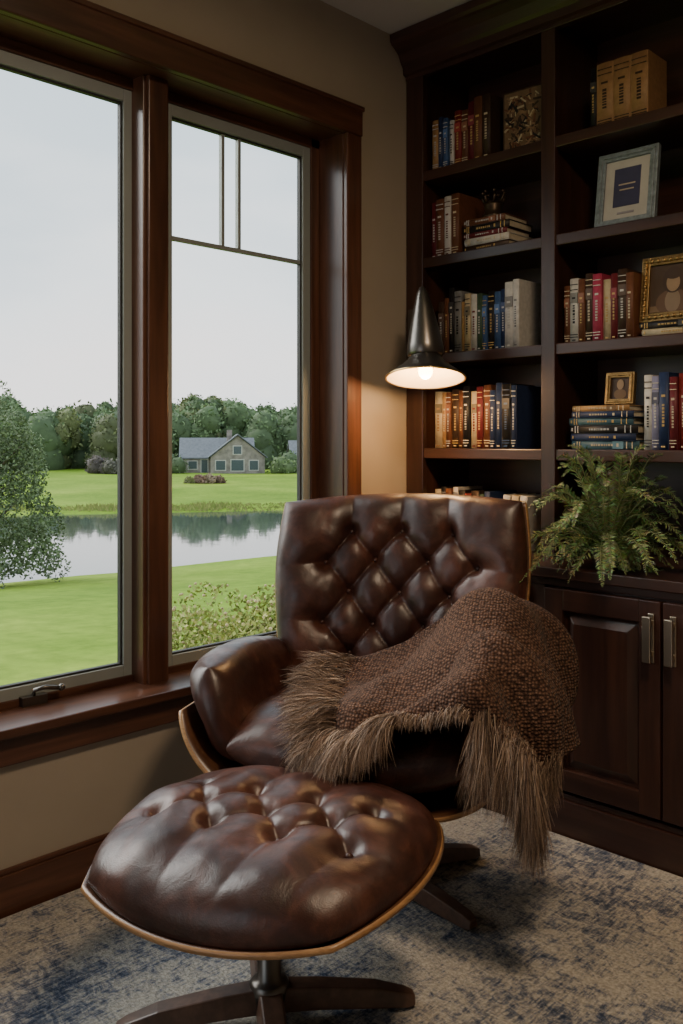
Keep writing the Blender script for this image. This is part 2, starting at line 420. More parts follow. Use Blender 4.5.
for i in range(3):
    book(b,.056,.205,.13,(.30,.165,.075),DB,T((.745+i*.057,2.585,2.1558)),0)
b.obj(S,[BOOK])
b,x=row(S,.635,1.4905,[(.022,.185,BR),(.03,.205,WH,BL),(.022,.2,BR),(.026,.215,DB),(.03,.21,RS,WH),(.026,.19,CR),(.022,.205,MR),(.03,.215,DB,WH),(.024,.2,BR)],b=MB())
z=stack(b,.90,2.565,1.491,[(.022,.20,CR),(.02,.195,BL)]); b.obj(S,[BOOK]); zfr=z
b=MB()
z=stack(b,.665,2.565,1.1512,[(.026,.225,TE),(.022,.22,NV),(.026,.23,BL),(.022,.215,TE),(.02,.21,NV),(.018,.19,TN)]); zs=z
b,_=row(S,.905,1.1505,[(.026,.225,WH,BL),(.024,.22,(.2,.2,.3),WH),(.03,.23,NV),(.024,.215,MR),(.03,.225,RD),(.028,.22,BL,WH)],b=b); b.obj(S,[BOOK])
for zz in SH+[.80]:
    row(S,1.19,zz+.0005,[(U(.02,.035),U(.18,.22),random.choice([BL,NV,RD,BR,WH,TN,CR,MR,TE])) for _ in range(12)])

# ---------------------------------------------------------------- frames & ornaments
def frame(name,w,h,fw,xf,fmat,layers,ornate=False):
    b=MB(); d=.018
    b.box(0,fw,0,d,0,h); b.box(w-fw,w,0,d,0,h); b.box(fw,w-fw,0,d,0,fw); b.box(fw,w-fw,0,d,h-fw,h)
    i=fw*.35
    b.box(i,fw*.65,-.004,.002,i,h-i);b.box(w-fw*.65,w-i,-.004,.002,i,h-i);b.box(i,w-i,-.004,.002,i,fw*.65);b.box(i,w-i,-.004,.002,h-fw*.65,h-i)
    b.box(fw*.8,w-fw*.8,.008,d-.002,fw*.8,h-fw*.8,1,layers[0])
    for (x0,x1,z0,z1,y,c) in layers[1]:
        b.box(x0*w,x1*w,y,.009,z0*h,z1*h,1,c)
    for (cx,cz,rx,rz_,y,c) in (layers[2] if len(layers)>2 else []):
        n=24; vs=[(cx*w,y,cz*h)]+[(cx*w+rx*w*math.cos(2*PI*k/n),y,cz*h+rz_*h*math.sin(2*PI*k/n)) for k in range(n)]
        b.add(vs,[(0,1+(k+1)%n,1+k) for k in range(n)],1,c)
    b.box(w*.45,w*.55,d,d+.006,.012,h*.7,0,xf=T((w*.5,d,h*.7))@RX(.35)@T((-w*.5,-d,-h*.7)))
    if ornate:
        for k in range(36):
            t=k/36; per=2*(w+h); s=t*per
            if s<w: p=(s,0)
            elif s<w+h: p=(w,s-w)
            elif s<2*w+h: p=(2*w+h-s,h)
            else: p=(0,per-s)
            px=fw/2+(w-fw)*p[0]/w; pz=fw/2+(h-fw)*p[1]/h
            b.sphere((px,0,pz),fw*.30,0,n=8)
    for i in range(len(b.v)): b.v[i]=tuple(xf@Vector(b.v[i]))
    b.obj(name,[fmat,GENC],.0012)
pewter=plain('pewter_blue_frame',(.17,.205,.22),.5,.3,.3,60,.3,80)
frame('picture_frame',.200,.245,.026,T((.728,2.60,1.8445))@RX(-.14),pewter,((.40,.38,.34),[(.28,.72,.27,.78,.006,(.045,.045,.09)),(.36,.64,.55,.57,.005,(.4,.33,.25)),(.38,.62,.48,.50,.005,(.4,.33,.25)),(.36,.64,.17,.20,.006,(.25,.23,.25))]))
sk=(.26,.17,.10)
frame('gilt_portrait_frame',.20,.20,.026,T((.880,2.60,zfr+.004))@RX(-.12),gold,((.06,.035,.02),[(.14,.86,.14,.24,.006,(.16,.10,.055))],[(.5,.28,.26,.20,.0055,(.11,.06,.035)),(.5,.30,.12,.18,.005,(.20,.14,.09)),(.5,.62,.17,.20,.0045,(.05,.028,.018)),(.5,.58,.105,.14,.004,sk),(.5,.70,.12,.07,.0035,(.05,.028,.018))]),True)
frame('small_gilt_frame',.095,.10,.016,T((.765,2.60,zs+.0035))@RX(-.12),gold,((.05,.03,.02),[],[(.5,.32,.22,.16,.006,(.12,.07,.035)),(.5,.62,.12,.16,.005,(.22,.15,.09))]),True)
b=MB(); xf=T((.325,2.63,1.9562))
b.rev([(.040,0),(.043,.006),(.038,.014),(.03,.03),(.034,.045),(.030,.06)],20,0,xf=xf)
for k in range(7):
    a=2*PI*k/7; b.tube([(.03*math.cos(a),.03*math.sin(a),.055),(.04*math.cos(a),.04*math.sin(a),.075),(.038*math.cos(a),.038*math.sin(a),.09)],[.006,.005,.003],6,xf=xf); b.sphere((.038*math.cos(a),.038*math.sin(a),.092),.006,n=8,xf=xf)
b.obj('crown_ornament',[plain('dark_bronze',(.06,.04,.025),.4,.7)])

# ---------------------------------------------------------------- reading lamp
lamp=empty('reading_lamp')
LX,LY=.262,2.33
ax=Vector((0,0,-1)).cross(Vector((.63,-.78,0)))
TL=Matrix.Rotation(math.radians(12),4,ax)
b=MB()
xf=T((LX,LY,1.385))@TL
prof=[(.132,0),(.131,.003),(.108,.022),(.082,.041),(.062,.060),(.052,.075),(.046,.092)]
b.rev(prof,48,0,xf=xf,caps=False)
b.rev([(.129,.0005),(.106,.019),(.080,.038),(.060,.057),(.001,.072)],48,1,xf=xf,caps=False)
b.rev([(.128,-.001),(.134,-.002),(.1345,.003),(.130,.004)],48,2,xf=xf,caps=False)
b.obj('shade',[steel,shade_in,rimm],0,lamp)
b=MB()
xf=T((LX-.012,LY+.016,1.460))@RY(-.10)@RX(-.04)
b.rev([(.048,-.004),(.060,.004),(.063,.012),(.060,.04),(.049,.095),(.034,.16),(.020,.215),(.008,.238)],32,0,xf=xf)
b.tube([(LX-.03,LY+.02,1.60),(LX-.10,LY+.10,1.60),(LX-.21,LY+.190,1.60)],.007)
b.box(.03,.07,FY-.022,FY-.0005,1.545,1.655)
b.obj('stem_and_bracket',[steel],.001,lamp)
b=MB(); b.sphere((LX+.004,LY-.005,1.408),.024,n=20,sc=(1,1,1.1)); b.rev([(.014,1.43),(.015,1.455)],16,1,xf=T((LX,LY,0)))
b.obj('bulb',[BULB,steel],0,lamp)
pl=bpy.data.lights.new('bulb_light','POINT'); pl.energy=7.5; pl.color=(1,.60,.28); pl.shadow_soft_size=.03
plo=bpy.data.objects.new('bulb_light',pl); COL.objects.link(plo); plo.location=(LX+.006,LY-.008,1.375); plo.parent=lamp

# ---------------------------------------------------------------- fern
fern=empty('potted_fern'); FX,FYY=.86,2.455
b=MB(); b.rev([(.045,0),(.048,.004),(.058,.05),(.066,.070),(.068,.078),(.060,.078),(.055,.066),(.001,.064)],32,0,xf=T((FX,FYY,.8005)),caps=False)
b.obj('pot',[plain('dark_ceramic',(.035,.028,.022),.4)],0,fern)
b=MB()
def frond(az,L,rise,droop,z0=.862):
    base=Vector((FX+.02*math.cos(az),FYY+.02*math.sin(az),z0)); n=34; pts=[]
    d=Vector((math.cos(az),math.sin(az),0)); 
    side=Vector((-d.y,d.x,0)); curl=U(-.4,.4)
    for i in range(n+1):
        t=i/n; p=base+d*(L*t*(1-.12*t))+side*(L*curl*t*t)+Vector((0,0,rise*math.sin(min(t*1.25,1)*PI/2)*1.0-droop*t**2.6))
        if p.z<.812 and p.y>2.34: p.z=.812+U(0,.012)
        if p.y>2.50: p.y=2.50-(p.y-2.50)*.1
        pts.append(p)
    g=random.choice([(.13,.19,.06),(.18,.26,.10),(.09,.145,.05),(.25,.32,.14)])
    b.tube(pts[::2],[.0020*(1-.7*k/17) for k in range(len(pts[::2]))],5,0,(.16,.18,.07))
    for i in range(2,n):
      for sub in (0,.5):
        t=(i+sub)/n; p=pts[i].lerp(pts[i+1],sub); tan=(pts[i+1]-pts[i-1]).normalized()
        s=tan.cross(Vector((0,0,1)));
        if s.length<.01: continue
        s.normalize(); up=s.cross(tan)
        l=.026*math.sin(PI*min(1,t*.92+.1))**.7+.004
        for sg in (-1,1):
            dr=(s*sg*.9+tan*.6+up*U(-.6,.6)).normalized(); w=.0020
            q=p+dr*l*U(.7,1.15); mpt=p+dr*l*.5
            c=tuple(x*U(.6,1.3) for x in g)
            b.add([p,mpt+tan*w,q,mpt-tan*w],[(0,1,2,3)],0,c)
for k in range(78):
    az=2*PI*k/78+U(-.15,.15)
    lay=k%3
    L=[U(.19,.26),U(.25,.33),U(.08,.20)][lay]; ri=[U(.14,.22),U(.05,.13),U(.20,.30)][lay]; dr=[U(.05,.12),U(.10,.2),U(-.02,.05)][lay]
    frond(az,L,ri,dr)
for k in range(26):
    az=-PI*(k+.5)/26+U(-.1,.1); frond(az,U(.10,.18),U(.02,.06),U(.06,.14))
b.obj('fronds',[FERN],0,fern)

# ---------------------------------------------------------------- cushions
def normal(P,s,t,e=1e-3):
    a=P(min(1,s+e),t)-P(max(-1,s-e),t); c=P(s,min(1,t+e))-P(s,max(-1,t-e))
    n=a.cross(c); return n.normalized()
def cushion(b,P,Tt,Tb,tuft=None,nu=110,nv=110,n=5,flip=1,wr=.0035,m=0,pw=.5):
    def prof(s,t): return (max(0,1-abs(s)**n)*max(0,1-abs(t)**n))**pw
    def sh(a):
        q=2*a-1; return math.copysign(1-(1-abs(q))**1.9,q)*.75+q*.25
    def top(i,j):
        s,t=sh(i),sh(j); p=P(s,t); nn=normal(P,s*.999,t*.999)*flip; pr=prof(s,t)
        TT=Tt(s,t) if callable(Tt) else Tt
        h=TT*pr
        if tuft: h+=tuft(s,t)*min(1,pr*1.05)
        w=(noise.fractal(p*7,1,2,3)*wr)*pr*1.4
        return p+nn*(h+w)
    def bot(i,j):
        s,t=sh(i),sh(j); p=P(s,t); nn=normal(P,s*.999,t*.999)*flip
        return p-nn*(Tb*prof(s,t))
    b.grid(top,nu,nv,m,flip=flip<0); b.grid(bot,nu,nv,m,flip=flip>0)
def warp(x,y,sd):
    return (.014*noise.noise(Vector((x*5,y*5,sd))),.014*noise.noise(Vector((x*5+9,y*5,sd+4))))
def tuftfn(hx,hy,dx,dy,pm,qm,A,B,sig=.02,ex=.5,sd=1.0,fd=.55,y0=0):
    def f(s,t):
        x,y=s*hx,t*hy-y0; wx_,wy_=warp(x,y,sd); x+=wx_; y+=wy_; p=x/dx; q=y/dy
        pc=max(-pm,min(pm,p)); qc=max(-qm,min(qm,q))
        a=abs(math.sin(PI*(pc+qc)/2)); c=abs(math.sin(PI*(pc-qc)/2))
        pil=(a*c)**ex
        out=max(abs(p)-pm,abs(q)-qm,0); fade=max(0,1-out*fd)
        pil=1-(1-pil)*fade
        best=9
        i0=round(pc)
        for i in (i0-1,i0,i0+1):
            for j in (round(qc)-1,round(qc),round(qc)+1):
                if (i+j)%2==0 and abs(i)<=pm and abs(j)<=qm:
                    best=min(best,math.hypot(x-i*dx,y-j*dy))
        return A*(pil-1)-B*math.exp(-(best/sig)**2)
    return f
def add_buttons(b,P,Tt,tf,hx,hy,dx,dy,pm,qm,n,flip=1,r=.0085,m=0,pw=.5,sd=1.0,y0=0):
    for i in range(-pm,pm+1):
        for j in range(-qm,qm+1):
            if (i+j)%2==0:
                x,y=i*dx,j*dy
                for _ in range(4):
                    w=warp(x,y,sd); x,y=i*dx-w[0],j*dy-w[1]
                s,t=x/hx,(y+y0)/hy
                if abs(s)>.93 or abs(t)>.93: continue
                pr=((1-abs(s)**n)*(1-abs(t)**n))**pw
                nn=normal(P,s,t)*flip; TT=Tt(s,t) if callable(Tt) else Tt
                p=P(s,t)+nn*(TT*pr+tf(s,t)*min(1,pr*1.05)+.002)
                b.sphere(p,r,m,n=12)

# ---------------------------------------------------------------- lounge chair
CR_=math.radians(28.5)
chair=empty('leather_lounge_chair',(.556,1.753,.0145),CR_)
def Pback(s,t):
    w=.345+.035*sm(-1,.6,t)
    x=w*s*math.sqrt(1-.11*t*t*(1 if t>0 else .8)); h=.305*t*math.sqrt(1-.12*s*s)
    y=.275+.10*(t+1)/2*1.3 -.11*abs(s)**2.4
    return Vector((x,y+.025,.705+h*.965+.008*s*t))
hx,hy=.365,.305
TB=(hx,hy,.080,.092,3,2); YB=-.005
tf=tuftfn(*TB,.027,.023,.021,.5,1.0,.45,YB)
b=MB(); Tb=lambda s,t:.092
cushion(b,Pback,Tb,.03,tf,200,200,6,pw=.42,wr=.004); add_buttons(b,Pback,Tb,tf,*TB,6,pw=.42,y0=YB,r=.0075)
o=b.obj('back_cushion',[LEA],0,chair,merge=True)
def shellgrid(P,off,k,name,flip=1):
    b=MB()
    def F(i,j):
        s,t=2*i-1,2*j-1; p=P(s*.985,t*.985); n=normal(P,s*.97,t*.97)*flip
        return p-n*off
    b.grid(F,48,48); o=b.obj(name,[ply,plyedge],0,chair)
    so=o.modifiers.new('thick','SOLIDIFY'); so.thickness=.011; so.offset=0; so.material_offset_rim=1
    return o
shellgrid(Pback,.026,0,'back_shell')
def Pseat(s,t):
    x=.315*s*math.sqrt(1-.16*t*t); y=-.010+.325*t*math.sqrt(1-.16*s*s)
    z=.392-.018*t+.03*s*s-.030*max(0,-t-.5)
    return Vector((x,y,z))
tfs=tuftfn(.315,.325,.10,.10,2,1,.016,.008,.022)
b=MB(); cushion(b,Pseat,.094,.066,tfs,120,120,5,pw=.40,wr=.004); b.obj('seat_cushion',[LEA],0,chair,merge=True)
def arm(sg,nm):
    def Pa(s,t):
        y=-.030+.275*s*math.sqrt(1-.25*t*t)
        h=(t+1)/2
        z=.372+.245*h*math.sqrt(1-.18*s*s)-.012*s
        x=(.305+.080*h+.010*math.sin(h*PI)-.035*s*s*(1 if s<0 else .3)-.02*sm(.4,1,s))
        return Vector((sg*x,y,z))
    b=MB()
    def tfa(s,t):
        c=0
        for k,s0 in enumerate((-.80,-.64,-.45,-.2,.2,.55)):
            c+=math.exp(-((s-s0-.14*(t))/.03)**2)
        return -.012*c*sm(-1,.1,t)*(1 if t<.75 else 1-(t-.75)*3)
    cushion(b,Pa,lambda s,t:.066+.022*sm(-.2,.8,t),.070,tfa,120,100,3.4,flip=sg,pw=.42,wr=.005)
    b.obj(nm,[LEA],0,chair,merge=True)
arm(-1,'left_arm_pad'); arm(1,'right_arm_pad')
pr=[(-.418,.500),(-.405,.468),(-.382,.425),(-.345,.380),(-.29,.338),(-.2,.310),(0,.300)]
pr=pr+[(-x,z) for x,z in pr[:-1][::-1]]
def cat(pts,u):
    n=len(pts)-1; f=min(max(u,0),1)*n; i=min(int(f),n-1); t=f-i
    def g(k): return Vector(pts[max(0,min(n,k))])
    p0,p1,p2,p3=g(i-1),g(i),g(i+1),g(i+2)
    return .5*((2*p1)+(-p0+p2)*t+(2*p0-5*p1+4*p2-p3)*t*t+(-p0+3*p1-3*p2+p3)*t**3)
def F(i,j):
    p=cat([(a,0,c) for a,c in pr],i); e=abs(2*i-1)
    y0=-.335+.05*e**3; y1=.27-.08*e**2
    return Vector((p.x,y0+(y1-y0)*j,p.z+.012*(1-2*j)**2*(1-e)))
b=MB(); b.grid(F,70,16); o=b.obj('seat_shell',[ply,plyedge],0,chair)
so=o.modifiers.new('thick','SOLIDIFY'); so.thickness=.011; so.offset=0; so.material_offset_rim=1
def starbase(par,L,n,a0,top):
    b=MB()
    for k in range(n):
        a=a0+2*PI*k/n; xf=RZ(a)
        sec=[(.02,.030,.030,.075),(.10,.029,.026,.068),(.22,.026,.014,.052),(L-.02,.022,.006,.034),(L,.015,.006,.026)]
        vs=[]
        for x,w,z0,z1 in sec: vs+= [(x,-w,z0),(x,w,z0),(x,w*.75,z1),(x,-w*.75,z1)]
        fs=[(0,3,2,1)]
        for i in range(len(sec)-1):
            for q in range(4):
                r=(q+1)%4; fs.append((i*4+q,i*4+r,i*4+4+r,i*4+4+q))
        m=(len(sec)-1)*4; fs.append((m,m+1,m+2,m+3)); b.add(vs,fs,0,xf=xf)
        b.rev([(.010,0.0),(.010,.008)],12,1,xf=xf@T((L-.03,0,0)))
    b.obj('star_legs',[legw,steel],.004,par,merge=True)
    b=MB(); b.rev([(.038,.03),(.040,.078),(.034,.085),(.024,.09),(.022,top-.03),(.03,top-.02),(.055,top-.012),(.055,top)],28,0)
    b.box(-.10,.10,-.015,.015,top-.006,top+.004); b.box(-.015,.015,-.1,.1,top-.006,top+.004)
    b.obj('column',[steel],0,par)
starbase(chair,.33,5,math.radians(-30),.298)
b=MB(); b.tube([(0,.08,.30),(0,.2,.33),(0,.30,.42),(0,.345,.52)],[.02,.018,.016,.014],10)
b.obj('back_bracket',[steel],0,chair)

# ---------------------------------------------------------------- ottoman
otto=empty('leather_ottoman',(.790,1.187,.0145),math.radians(17.5))
OX,OY=.328,.296
def Po(s,t):
    x=OX*s*math.sqrt(1-.37*t*t); y=OY*t*math.sqrt(1-.37*s*s)
    return Vector((x,y,.335+.022*s*s-.012*t*t+.012*t+.010*s))
TO=(OX,OY,.074,.076,3,1)
tfo=tuftfn(*TO,.018,.020,.022,.5,2.3,.30)
b=MB(); cushion(b,Po,.104,.03,tfo,200,200,3.6,pw=.42,wr=.005); add_buttons(b,Po,.104,tfo,*TO,3.6,r=.008,pw=.42,sd=2.3)
b.obj('cushion',[LEA],0,otto,merge=True)
b=MB()
def Fo(i,j):
    s,t=2*i-1,2*j-1; p=Po(s,t); r=max(abs(s),abs(t))
    q=Vector((p.x*1.025,p.y*1.025,p.z-.004-.045*(1-r**2.2))); return q
b.grid(Fo,48,48); o=b.obj('shell',[ply,plyedge],0,otto)
so=o.modifiers.new('thick','SOLIDIFY'); so.thickness=.011; so.offset=-1; so.material_offset_rim=1
starbase(otto,.30,4,math.radians(37),.275)

# ---------------------------------------------------------------- throw blanket (chair frame coordinates)
CM=T((.556,1.753,.0145))@RZ(CR_)
rows=[
[(-.12,.03,.515),(-.02,.10,.525),(.09,.15,.57),(.18,.18,.66),(.28,.18,.725),(.36,.16,.700),(.43,.13,.62),(.455,.10,.48)],
[(-.13,-.07,.51),(-.02,-.04,.52),(.09,-.01,.545),(.18,.02,.62),(.28,.02,.715),(.365,.01,.700),(.44,-.01,.61),(.465,-.03,.45)],
[(-.10,-.17,.51),(.0,-.18,.515),(.10,-.17,.53),(.18,-.15,.58),(.27,-.14,.68),(.355,-.15,.69),(.425,-.15,.59),(.45,-.16,.43)],
[(-.06,-.27,.505),(.02,-.30,.500),(.11,-.30,.495),(.19,-.29,.54),(.27,-.28,.63),(.335,-.28,.635),(.395,-.27,.54),(.42,-.26,.41)],
[(-.05,-.33,.475),(.03,-.365,.455),(.11,-.355,.48),(.19,-.34,.52),(.27,-.365,.57),(.325,-.365,.555),(.375,-.35,.48),(.39,-.33,.40)]]
def Bl(u,v):
    cps=[cat(r,u) for r in rows]; return cat(cps,v)
def BL_(u,v):
    p=Bl(u,v); e=.01
    n=(Bl(min(1,u+e),v)-Bl(max(0,u-e),v)).cross(Bl(u,min(1,v+e))-Bl(u,max(0,v-e))).normalized()*-1
    f=.016*math.sin(9*u+7*v+2.2*math.sin(4*v))+.015*math.sin(20*v-7*u+1)*sm(.3,.7,u)+.028*abs(math.sin(6*v+5*u))
    f+=.014*noise.noise(Vector((u*6,v*6,3)))+.010*math.sin(26*u+4*v)*sm(.6,1,v)
    return p+n*(f+.010)
b=MB(); b.grid(BL_,140,100)
bl=empty('throw_blanket')
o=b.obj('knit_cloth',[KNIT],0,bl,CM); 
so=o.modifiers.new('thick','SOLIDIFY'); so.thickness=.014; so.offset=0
b=MB()
FC=[(.34,.235,.165),(.24,.155,.11),(.46,.34,.25),(.15,.095,.065),(.08,.048,.033),(.30,.20,.14)]
def strand(p,d,L,g,w=.0009,c=None,cu=None):
    c=c or random.choice(FC); n=6; pts=[]; q=Vector(p); v=Vector(d).normalized()
    cu=(cu or Vector((0,0,0)))+Vector((U(-.07,.07),U(-.07,.07),U(-.04,.04)))
    for i in range(n+1):
        pts.append(q.copy()); q=q+v*(L/n); v=(v+Vector((0,0,-g))+cu+Vector((U(-.08,.08),U(-.08,.08),U(-.05,.05)))).normalized()
    s=v.cross(Vector((R()-.5,R()-.5,R()-.5))).normalized()
    vs=[]
    for i,pt in enumerate(pts):
        k=w*(1-.85*i/n); vs+=[pt-s*k,pt+s*k]
    fs=[(2*i,2*i+1,2*i+3,2*i+2) for i in range(n)]
    b.add(vs,fs,0,c,True)
def clump(u,v,out,L,g,cnt,spread):
    p=BL_(u,v); dd=Vector(out)+Vector((U(-.35,.35),U(-.35,.35),U(-.1,.3)))*spread
    shade=U(.6,1.25); cu=Vector((U(-.12,.12),U(-.12,.12),U(-.03,.06)))
    for _ in range(cnt):
        c=tuple(x*shade for x in random.choice(FC))
        strand(p+Vector((U(-.010,.010),U(-.010,.010),U(-.006,.012))),dd+Vector((U(-.18,.18),U(-.18,.18),U(-.1,.2))),L*U(.6,1.15),g,c=c,cu=cu)
for k in range(460):  # left edge
    v=R(); u=U(0,.10)
    clump(u,v,(-1,-.35-.4*v,.15),U(.06,.11),.16,24,1)
for k in range(560):  # front edge on seat, draping
    u=R()*.36; v=U(.86,1.0)
    clump(u,v,(-.45,-1,.0),U(.07,.12),.36,24,1)
for k in range(110):
    u=U(.34,.64); v=U(.96,1.0); clump(u,v,(-.2,-.6,-.3),U(.02,.035),.45,14,.7)
for k in range(260):  # hanging hem tail
    v=U(.55,1.0)**.7; u=U(.93,1); clump(u,v,(-.2,-.12,-.8),U(.07,.12)*(0.3+.7*v),.35,22,.4)
for k in range(330):
    v=U(.92,1); u=U(.70,1); clump(u,v,(-.05,-.15,-.95),U(.12,.18),.4,24,.3)
b.obj('fur_trim',[FUR],0,bl,CM)

# ---------------------------------------------------------------- exterior
def sw(x,y): return -.8*(x)+.6*y, .6*x+.8*y
def gz(x,y):
    s,w=sw(x,y)
    near=33+.42*max(-14,min(16,w))+1.2*math.sin(w*.25); far=57+.8*math.sin(w*.13)
    if s<near:
        t=max(0,(s-2)/(near-2)); z=-.75-2.85*t**1.1+.0
    elif s<far:
        k=min(s-near,far-s); z=-3.6-min(1.2,k*.35)
    else:
        t=(s-far); z=-3.6+.25*min(1,t)+ .35*sm(0,60,t)+1.3*sm(60,140,t)
    return z+.08*math.sin(x*.3)*math.sin(y*.27)*(1 if abs(s-45)>15 else .0)
b=MB(); NX,NY=170,150
def G(i,j):
    x=-.22-230*i**1.9; y=-90+310*j
    return Vector((x,y,gz(x,y)))
b.grid(G,NX,NY,flip=True); b.obj('lawn',[LAWN])
b=MB(); 
vs=[]
for s,w in [(24,-70),(24,90),(62,90),(62,-70)]:
    x=-.8*s+.6*w; y=.6*s+.8*w; vs.append((x,y,-3.5))
b.add(vs,[(0,1,2,3)]); b.obj('pond',[WATER])
bmi=bmesh.new(); bmesh.ops.create_icosphere(bmi,subdivisions=2,radius=1); ICO_V=[v.co.copy() for v in bmi.verts]; ICO_F=[[v.index for v in f.verts] for f in bmi.faces]; bmi.free()
def blob(b,c,r,col,sc=(1,1,1),amp=.28,fr=2.2,cards=0,csz=.3):
    off=Vector((R()*50,R()*50,R()*50)); vs=[]
    for v in ICO_V:
        k=1+amp*noise.fractal(v*fr+off,1,2,3); vs.append((c[0]+v.x*r*k*sc[0],c[1]+v.y*r*k*sc[1],c[2]+v.z*r*k*sc[2]))
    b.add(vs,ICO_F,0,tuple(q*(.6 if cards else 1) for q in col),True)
    for _ in range(cards):
        v=Vector((random.gauss(0,1),random.gauss(0,1),random.gauss(0,1))).normalized()
        k=(1+amp*noise.fractal(v*fr+off,1,2,3))*U(.92,1.2)
        p=Vector((c[0]+v.x*r*k*sc[0],c[1]+v.y*r*k*sc[1],c[2]+v.z*r*k*sc[2]))
        a=Vector((U(-1,1),U(-1,1),U(-1,1))).normalized()*csz*U(.6,1.4); d=a.cross(Vector((U(-1,1),U(-1,1),U(-1,1)))).normalized()*csz*.6
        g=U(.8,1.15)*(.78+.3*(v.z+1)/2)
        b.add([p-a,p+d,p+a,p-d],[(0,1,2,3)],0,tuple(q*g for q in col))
def SW(s,w): return (-.8*s+.6*w,.6*s+.8*w)
b=MB()
for k in range(290):
    s=U(127,150); w=U(-75,62); x,y=SW(s,w); z=gz(x,y)
    h=(8.8+.7*math.sin(w*.13+.5)+.5*math.sin(w*.37+1))*(1-.20*sm(2,20,w))*U(.82,1.05)*(s/130)
    g=U(.75,1.25)
    col=(.150*g,.225*g,.100*g) if R()<.8 else (.20*g,.23*g,.095*g)  # distance haze put into the leaf colour as a lighter green
    vis=-62<w<40
    n=230 if vis else 0
    r=U(1.5,2.6)
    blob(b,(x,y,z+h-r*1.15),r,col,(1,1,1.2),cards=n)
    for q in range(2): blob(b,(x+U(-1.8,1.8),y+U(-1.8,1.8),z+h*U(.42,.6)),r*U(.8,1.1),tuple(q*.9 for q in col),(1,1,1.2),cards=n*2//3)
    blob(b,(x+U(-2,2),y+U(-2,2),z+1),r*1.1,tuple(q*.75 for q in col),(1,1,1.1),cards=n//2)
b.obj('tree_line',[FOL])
b=MB()
for (s,w,r,c) in [(106,16.5,1.3,(.18,.26,.09)),(108,18.5,1.1,(.15,.22,.08)),(112,-3.5,1.5,(.14,.20,.09)),(114,-12,1.3,(.16,.13,.12)),(112,-10,1.0,(.14,.13,.1)),(110,-25,2.,(.13,.19,.08)),(110,10.5,1.2,(.17,.24,.10)),(112,12,1.5,(.15,.22,.10)),(90,.6,.45,(.35,.22,.18)),(90,1.6,.5,(.38,.28,.2)),(90,2.6,.4,(.30,.2,.15)),(90,-.3,.35,(.3,.3,.15))]:
    x,y=SW(s,w); z=gz(x,y); blob(b,(x,y,z+r*.7),r,c,cards=200,csz=.2); blob(b,(x+r,y+r*.4,z+r*.5),r*.8,c,cards=120,csz=.2)
b.obj('meadow_shrubs',[FOL])
b=MB()
for k in range(12000):
    s=U(57.0,60.5)+.6; w=U(-40,45); x,y=SW(s,w); z=gz(x,y)-.1; h=U(.10,.36)*(1+.3*math.sin(w*.9)); g=U(.8,1.25)
    c=(.36*g,.37*g,.12*g) if R()<.6 else (.26*g,.32*g,.08*g)
    dx,dy=.6*.09,.8*.09; lx=U(-.15,.15)
    b.add([(x-dx,y-dy,z),(x+dx,y+dy,z),(x+lx,y+lx,z+h)],[(0,1,2)],0,c)
b.obj('shore_reeds',[FOL])
hs=empty('stone_house')
x,y=SW(113,3.9); hz=gz(x,y)-.1
HR=RZ(math.atan2(.8,.6))@Matrix.Diagonal((.95,.95,.95,1))
XF=T((x,y,hz))@HR
stone=plain('house_stone',(.25,.215,.195),.9,0,.35,1.6); roofm=plain('house_roof_slate',(.14,.15,.17),.8,0,.2,3); whitem=plain('house_trim',(.5,.48,.45),.7)
winm=plain('house_window_dark',(.06,.08,.10),.15)
def gable(b,x0,x1,y0,y1,z1,zr,axis,mw=0,mr=1,ov=.35):
    b.box(x0,x1,y0,y1,0,z1,mw)
    if axis=='x':
        ym=(y0+y1)/2
        b.add([(x0,y0,z1),(x0,y1,z1),(x0,ym,zr),(x1,y0,z1),(x1,y1,z1),(x1,ym,zr)],[(0,2,1),(3,4,5)],mw)
        for sg,ye in ((-1,y0),(1,y1)):
            b.add([(x0-ov,ye+sg*ov,z1-.15),(x1+ov,ye+sg*ov,z1-.15),(x1+ov,ym,zr+.1),(x0-ov,ym,zr+.1),(x0-ov,ye+sg*ov,z1+.0),(x1+ov,ye+sg*ov,z1+.0),(x1+ov,ym,zr+.25),(x0-ov,ym,zr+.25)],[(0,1,2,3),(4,5,6,7),(0,1,5,4),(1,2,6,5),(0,3,7,4)],mr)
    else:
        xm=(x0+x1)/2
        b.add([(x0,y0,z1),(x1,y0,z1),(xm,y0,zr),(x0,y1,z1),(x1,y1,z1),(xm,y1,zr)],[(0,1,2),(3,5,4)],mw)
        for sg,xe in ((-1,x0),(1,x1)):
            b.add([(xe+sg*ov,y0-ov,z1-.15),(xe+sg*ov,y1+ov,z1-.15),(xm,y1+ov,zr+.1),(xm,y0-ov,zr+.1),(xe+sg*ov,y0-ov,z1),(xe+sg*ov,y1+ov,z1),(xm,y1+ov,zr+.25),(xm,y0-ov,zr+.25)],[(0,1,2,3),(4,5,6,7),(0,1,5,4),(0,3,7,4),(1,2,6,5)],mr)
b=MB()
gable(b,-5.8,3.6,.5,7,2.2,4.6,'x'); gable(b,-2.0,5.1,-1.5,5,2.3,5.1,'y'); 
b.box(.2,.9,2,2.6,3,5.9,0)
for wx0,wx1,z0,z1,yy in [(-4.9,-3.8,.7,1.7,.5),(-3.2,-2.4,.2,1.9,.5),(-1.3,-.1,.6,1.8,-1.5),(.7,2.3,.5,1.9,-1.5),(3.1,4.2,.6,1.8,-1.5),(1.0,2.0,2.7,3.7,-1.5)]:
    b.box(wx0-.12,wx1+.12,yy-.05,yy+.02,z0-.12,z1+.12,2); b.box(wx0,wx1,yy-.08,yy,z0,z1,3)
